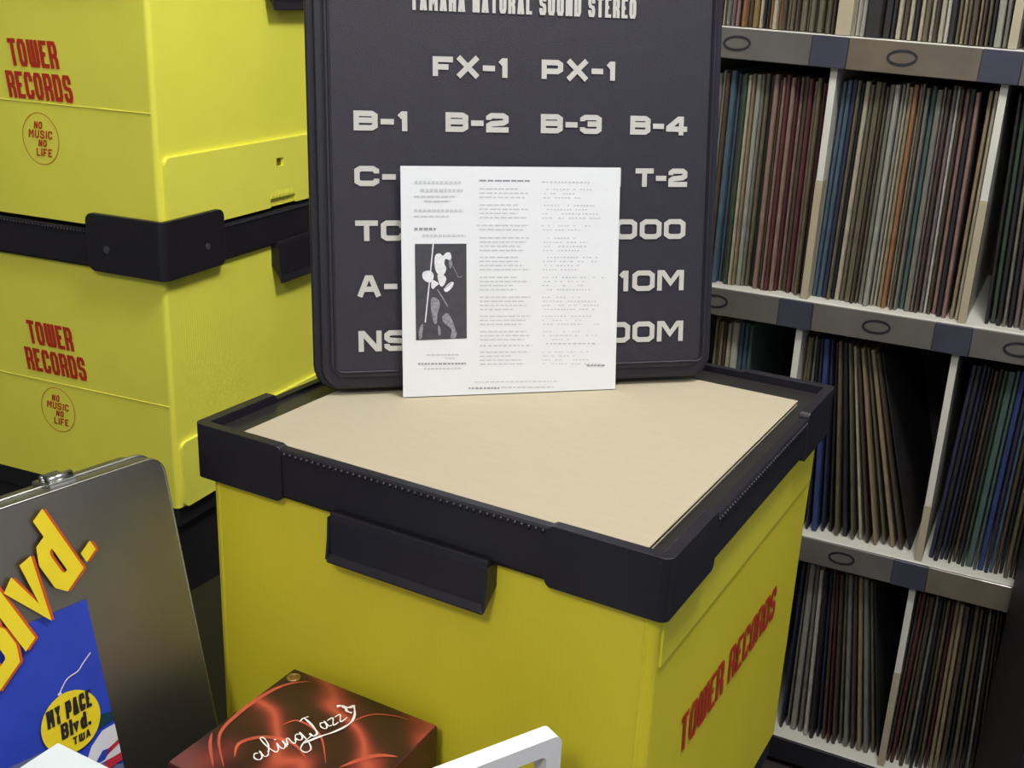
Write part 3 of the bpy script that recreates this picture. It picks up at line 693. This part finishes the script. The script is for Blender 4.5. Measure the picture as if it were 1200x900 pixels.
# big slanting word; strokes in a skewed frame
ux, uy = Vector((.79, .613, 0)), Vector((-.36, .933, 0))
def skew(o): return Matrix(((ux.x, uy.x, 0, o[0]), (ux.y, uy.y, 0, o[1]), (0, 0, 1, 0), (0, 0, 0, 1)))
o_ = (-.0785, -.0575)
for nm, dx, zz, mt in (('orange_shadow', .0024, z1*7, OPR), ('big_lettering', 0, z1*9, YPR)):
    b = MB(); b.m = skew((o_[0]+dx, o_[1]-dx*.35))
    h = .053; t = .0102; kk = [0]
    def gl(ch, xa, w, tt=t, hh=h):
        for pts, cl in G[ch][1]:
            P = [(xa+tt/2+a*(w-tt), tt/2+c*(hh-tt)) for a, c in pts]
            P2 = []
            for i, p in enumerate(P):
                p = Vector(p)
                if not cl and i in (0, len(P)-1):
                    q = Vector(P[1] if i == 0 else P[-2]); p = p+(p-q).normalized()*tt*.45
                P2.append((p.x, p.y))
            b.ribbon(P2, tt, bool(cl), zz+.00005*kk[0]); kk[0] = (kk[0]+1) % 3
    gl('d', -.0240, .0240); gl('v', -.0520, .0265); gl('l', -.0640, .0100); gl('B', -.0930, .0270)
    b.flat([(.0040, .0005, zz), (.0145, .0005, zz), (.0145, .0085, zz), (.0040, .0085, zz)])
    b.build(nm, mt, tin)

# ------------------------------------------------------------------ things in front of the crate
sup_top = ZF-.525
def in_crate(l, bb, z): return CF+CL*l+CB*bb+Vector((0, 0, z-CF.z))
sp_ = empty('black_media_box', (in_crate(.150, -.006, STZ).x, in_crate(.150, -.006, STZ).y, STZ), -CY, 'low black box under the red silk-patterned box', 'box')
b = MB(); b.box(-.140, .0, -.330, 0, 0, sup_top-STZ-.02); b.build('box_body', BLACKW, sp_)
b = MB(); b.box(-.142, .002, -.332, .002, sup_top-STZ-.025, sup_top-STZ); bev(b.build('box_lid', BLACKW, sp_), .002)
b = MB(); b.box(-.02, .004, -.010, .0045, sup_top-STZ-.018, sup_top-STZ-.008); b.build('clasp', STEEL, sp_)
# red boxed set
ro = W3(-15.36, 71.51, -48.5)
rb = empty('boxed_disc_set', (0, 0, 0), 0, 'glossy red box with silk-fold picture and white script lettering', 'box')
ex = Vector((11.24, -6.10, 0)).normalized(); ey = Vector((ex.y, -ex.x, 0))      # ey towards the camera
rb.matrix_world = frame_mat((ro.x, ro.y, sup_top), ex, -ey, (0, 0, 1))
RH = .040; RS = .128
b = MB(); b.box(0, RS, -RS, 0, 0, RH-.0004); bev(b.build('box_body', MAROON, rb), .0012, 2)
b = MB(); b.m = Matrix.Translation((.036, -.082, RH)); vs = [(x-.036, y+.082, 0) for x, y in rrect(.0008, RS-.0008, -RS+.0008, -.0008, .0006, 2)]
b.add(vs, [tuple(range(len(vs)))]); sk = b.build('silk_picture', SILK, rb)
me = sk.data
for v in me.vertices: v.co -= Vector((.036, -.082, RH))
sk.location = (.036, -.082, RH)
b = MB(); b.m = Matrix.Translation((.0080, -.0105, RH)); b.tube([(.0042*math.cos(a*math.pi/10), .0042*math.sin(a*math.pi/10), .0006) for a in range(20)], .0011, 8, True); b.flat([(x, y, .0006) for x, y in ell(0, 0, .0040, .0040, 20)]); b.build('eyelet', GOLD, rb, True)
# bright fold lines of the pictured silk
FOLD = mat('silk_fold_print', (184, 82, 62), rough=.32, var=.25, scale=60)
b = MB()
for pts, w_ in (([(.0203, -.0071), (.0094, -.0186), (.0040, -.0367), (.0035, -.0646), (.0096, -.0896), (.0342, -.112)], .0034), ([(.0030, -.090), (.012, -.101), (.0286, -.1156)], .0022),
        ([(.0331, -.1007), (.0263, -.0881), (.0359, -.0744), (.0555, -.0694), (.0729, -.0763)], .0034), ([(.098, -.0720), (.104, -.0600), (.1122, -.0490), (.1240, -.0430)], .0040),
        ([(.037, -.0581), (.0438, -.0481), (.0663, -.0528), (.088, -.0739)], .0018), ([(.108, -.006), (.0941, -.0085), (.0796, -.0190), (.0712, -.0497)], .0016)):
    q = smooth_pts([(x, y, 0) for x, y in pts], 8); n = len(q)
    b.m = Matrix.Translation((0, 0, RH+.0002)); b.ribbon([(p.x, p.y) for p in q], [w_*(.12+.88*math.sin(math.pi*i/(n-1))) for i in range(n)])
b.build('silk_folds', FOLD, rb)
# handwriting: strokes in a frame whose x runs along the words
b = MB()
def hand(pts, t=.0009):
    q = smooth_pts([(x*.0076, y*.0082, 0) for x, y in pts], 6); n = len(q)
    b.ribbon([(p.x, p.y) for p in q], [t*(.65+.6*abs(math.sin(i*.35))) for i in range(n)], False)
hx = Vector((.31, .95)).normalized(); hy = Vector((-hx.y, hx.x))
ox, oy = .0565, -.0755
b.m = Matrix(((hx.x, hy.x, 0, ox), (hx.y, hy.y, 0, oy), (0, 0, 1, RH+.0006), (0, 0, 0, 1)))
hand([(-2.3, .9), (-2.6, 1.0), (-2.9, .55), (-2.7, .1), (-2.3, .3), (-2.1, 1.0), (-2.15, .2), (-1.8, .15), (-1.5, .6)])            # a
hand([(-1.5, .5), (-1.0, 1.4), (-.85, 2.3), (-1.15, 2.4), (-1.25, 1.2), (-1.1, .15), (-.8, .15), (-.55, .5)])                       # l
hand([(-.55, .5), (-.35, 1.0), (-.4, .25), (-.15, .1), (.1, .45)]); hand([(-.22, 1.5), (-.16, 1.6)], .0014)                         # i
hand([(.1, .1), (.2, 1.0), (.25, .3), (.6, 1.0), (.78, .9), (.75, .2), (.95, .1), (1.2, .5)])                                         # n
hand([(1.95, .85), (1.6, 1.0), (1.3, .6), (1.45, .15), (1.8, .3), (2.0, 1.0), (1.9, -.4), (1.5, -1.4), (.9, -1.5), (.8, -.9), (1.5, -.35), (2.6, .0)])   # g
hand([(2.9, 2.3), (3.4, 2.5), (3.9, 2.4)]); hand([(3.5, 2.45), (3.45, 1.2), (3.2, .1), (2.7, -.1), (2.6, .4)], .0013)                 # J
hand([(4.5, .9), (4.2, 1.0), (3.95, .55), (4.1, .1), (4.4, .3), (4.6, 1.0), (4.55, .2), (4.8, .15)])                                   # a
hand([(4.9, .95), (5.5, .95), (4.95, .1), (5.55, .15)]); hand([(5.7, .95), (6.3, .95), (5.75, .1), (6.6, .25)])                         # z z
hand([(1.5, -.35), (3.0, -.45), (4.6, -.7), (6.2, -.6), (7.3, .1), (8.1, 1.3)], .0015)                                                   # swash
hand([(8.1, 1.3), (7.7, 1.25), (7.3, 1.5), (7.2, 1.9)], .0022); hand([(7.2, 1.9), (6.9, 2.1), (6.8, 1.9)], .0018); hand([(7.35, 1.5), (7.1, 1.0), (7.3, .5)], .0016)   # small figure at the end
b.build('white_script', mat('script_white', (244, 238, 232), rough=.5), rb)
# pale box, only its corner shows
pb = empty('pale_box', (0, 0, 0), 0, 'pale grey-white box of which only a corner shows at lower left', 'box')
ap = W3(-27.1, 57.25, -45.0)
a1 = Vector((-.47, -.88, 0)).normalized(); a2 = Vector((.88, -.47, 0)).normalized()
pb.matrix_world = frame_mat((ap.x, ap.y, sup_top), a2, -a1, (0, 0, 1))
ph = ap.z-sup_top
b = MB(); b.box(0, .125, -.14, 0, 0, ph-.0202); b.build('box_body', WBOX, pb)
b = MB(); b.box(-.0008, .1258, -.1408, .0008, ph-.020, ph); bev(b.build('box_lid', WBOX, pb), .0012)
# white open frame
wc = W3(3.55, 55.6, -41.1)
wf = empty('white_frame', (0, 0, 0), 0, 'glossy white plastic open frame standing in front of the yellow crate', 'frame')
wx = Vector((.83, .558, 0)).normalized(); wy = Vector((-wx.y, wx.x, 0))
wf.matrix_world = frame_mat((wc.x, wc.y, STZ), wx, wy, (0, 0, 1))
fh = wc.z-STZ
vs, fs = outline_plate(rrect(-.165, 0, .0, fh, .006, 6), [rrect(-.154, -.0105, .014, fh-.0115, .004, 5)], .012)
b = MB(); b.m = Matrix.Rotation(math.pi/2, 4, 'X'); b.add(vs, fs); bev(b.build('frame_ring', WHITEP, wf), .003, 3)
b = MB(); b.box(-.150, -.014, -.010, .028, 0, .008); bev(b.build('foot', WHITEP, wf), .002)
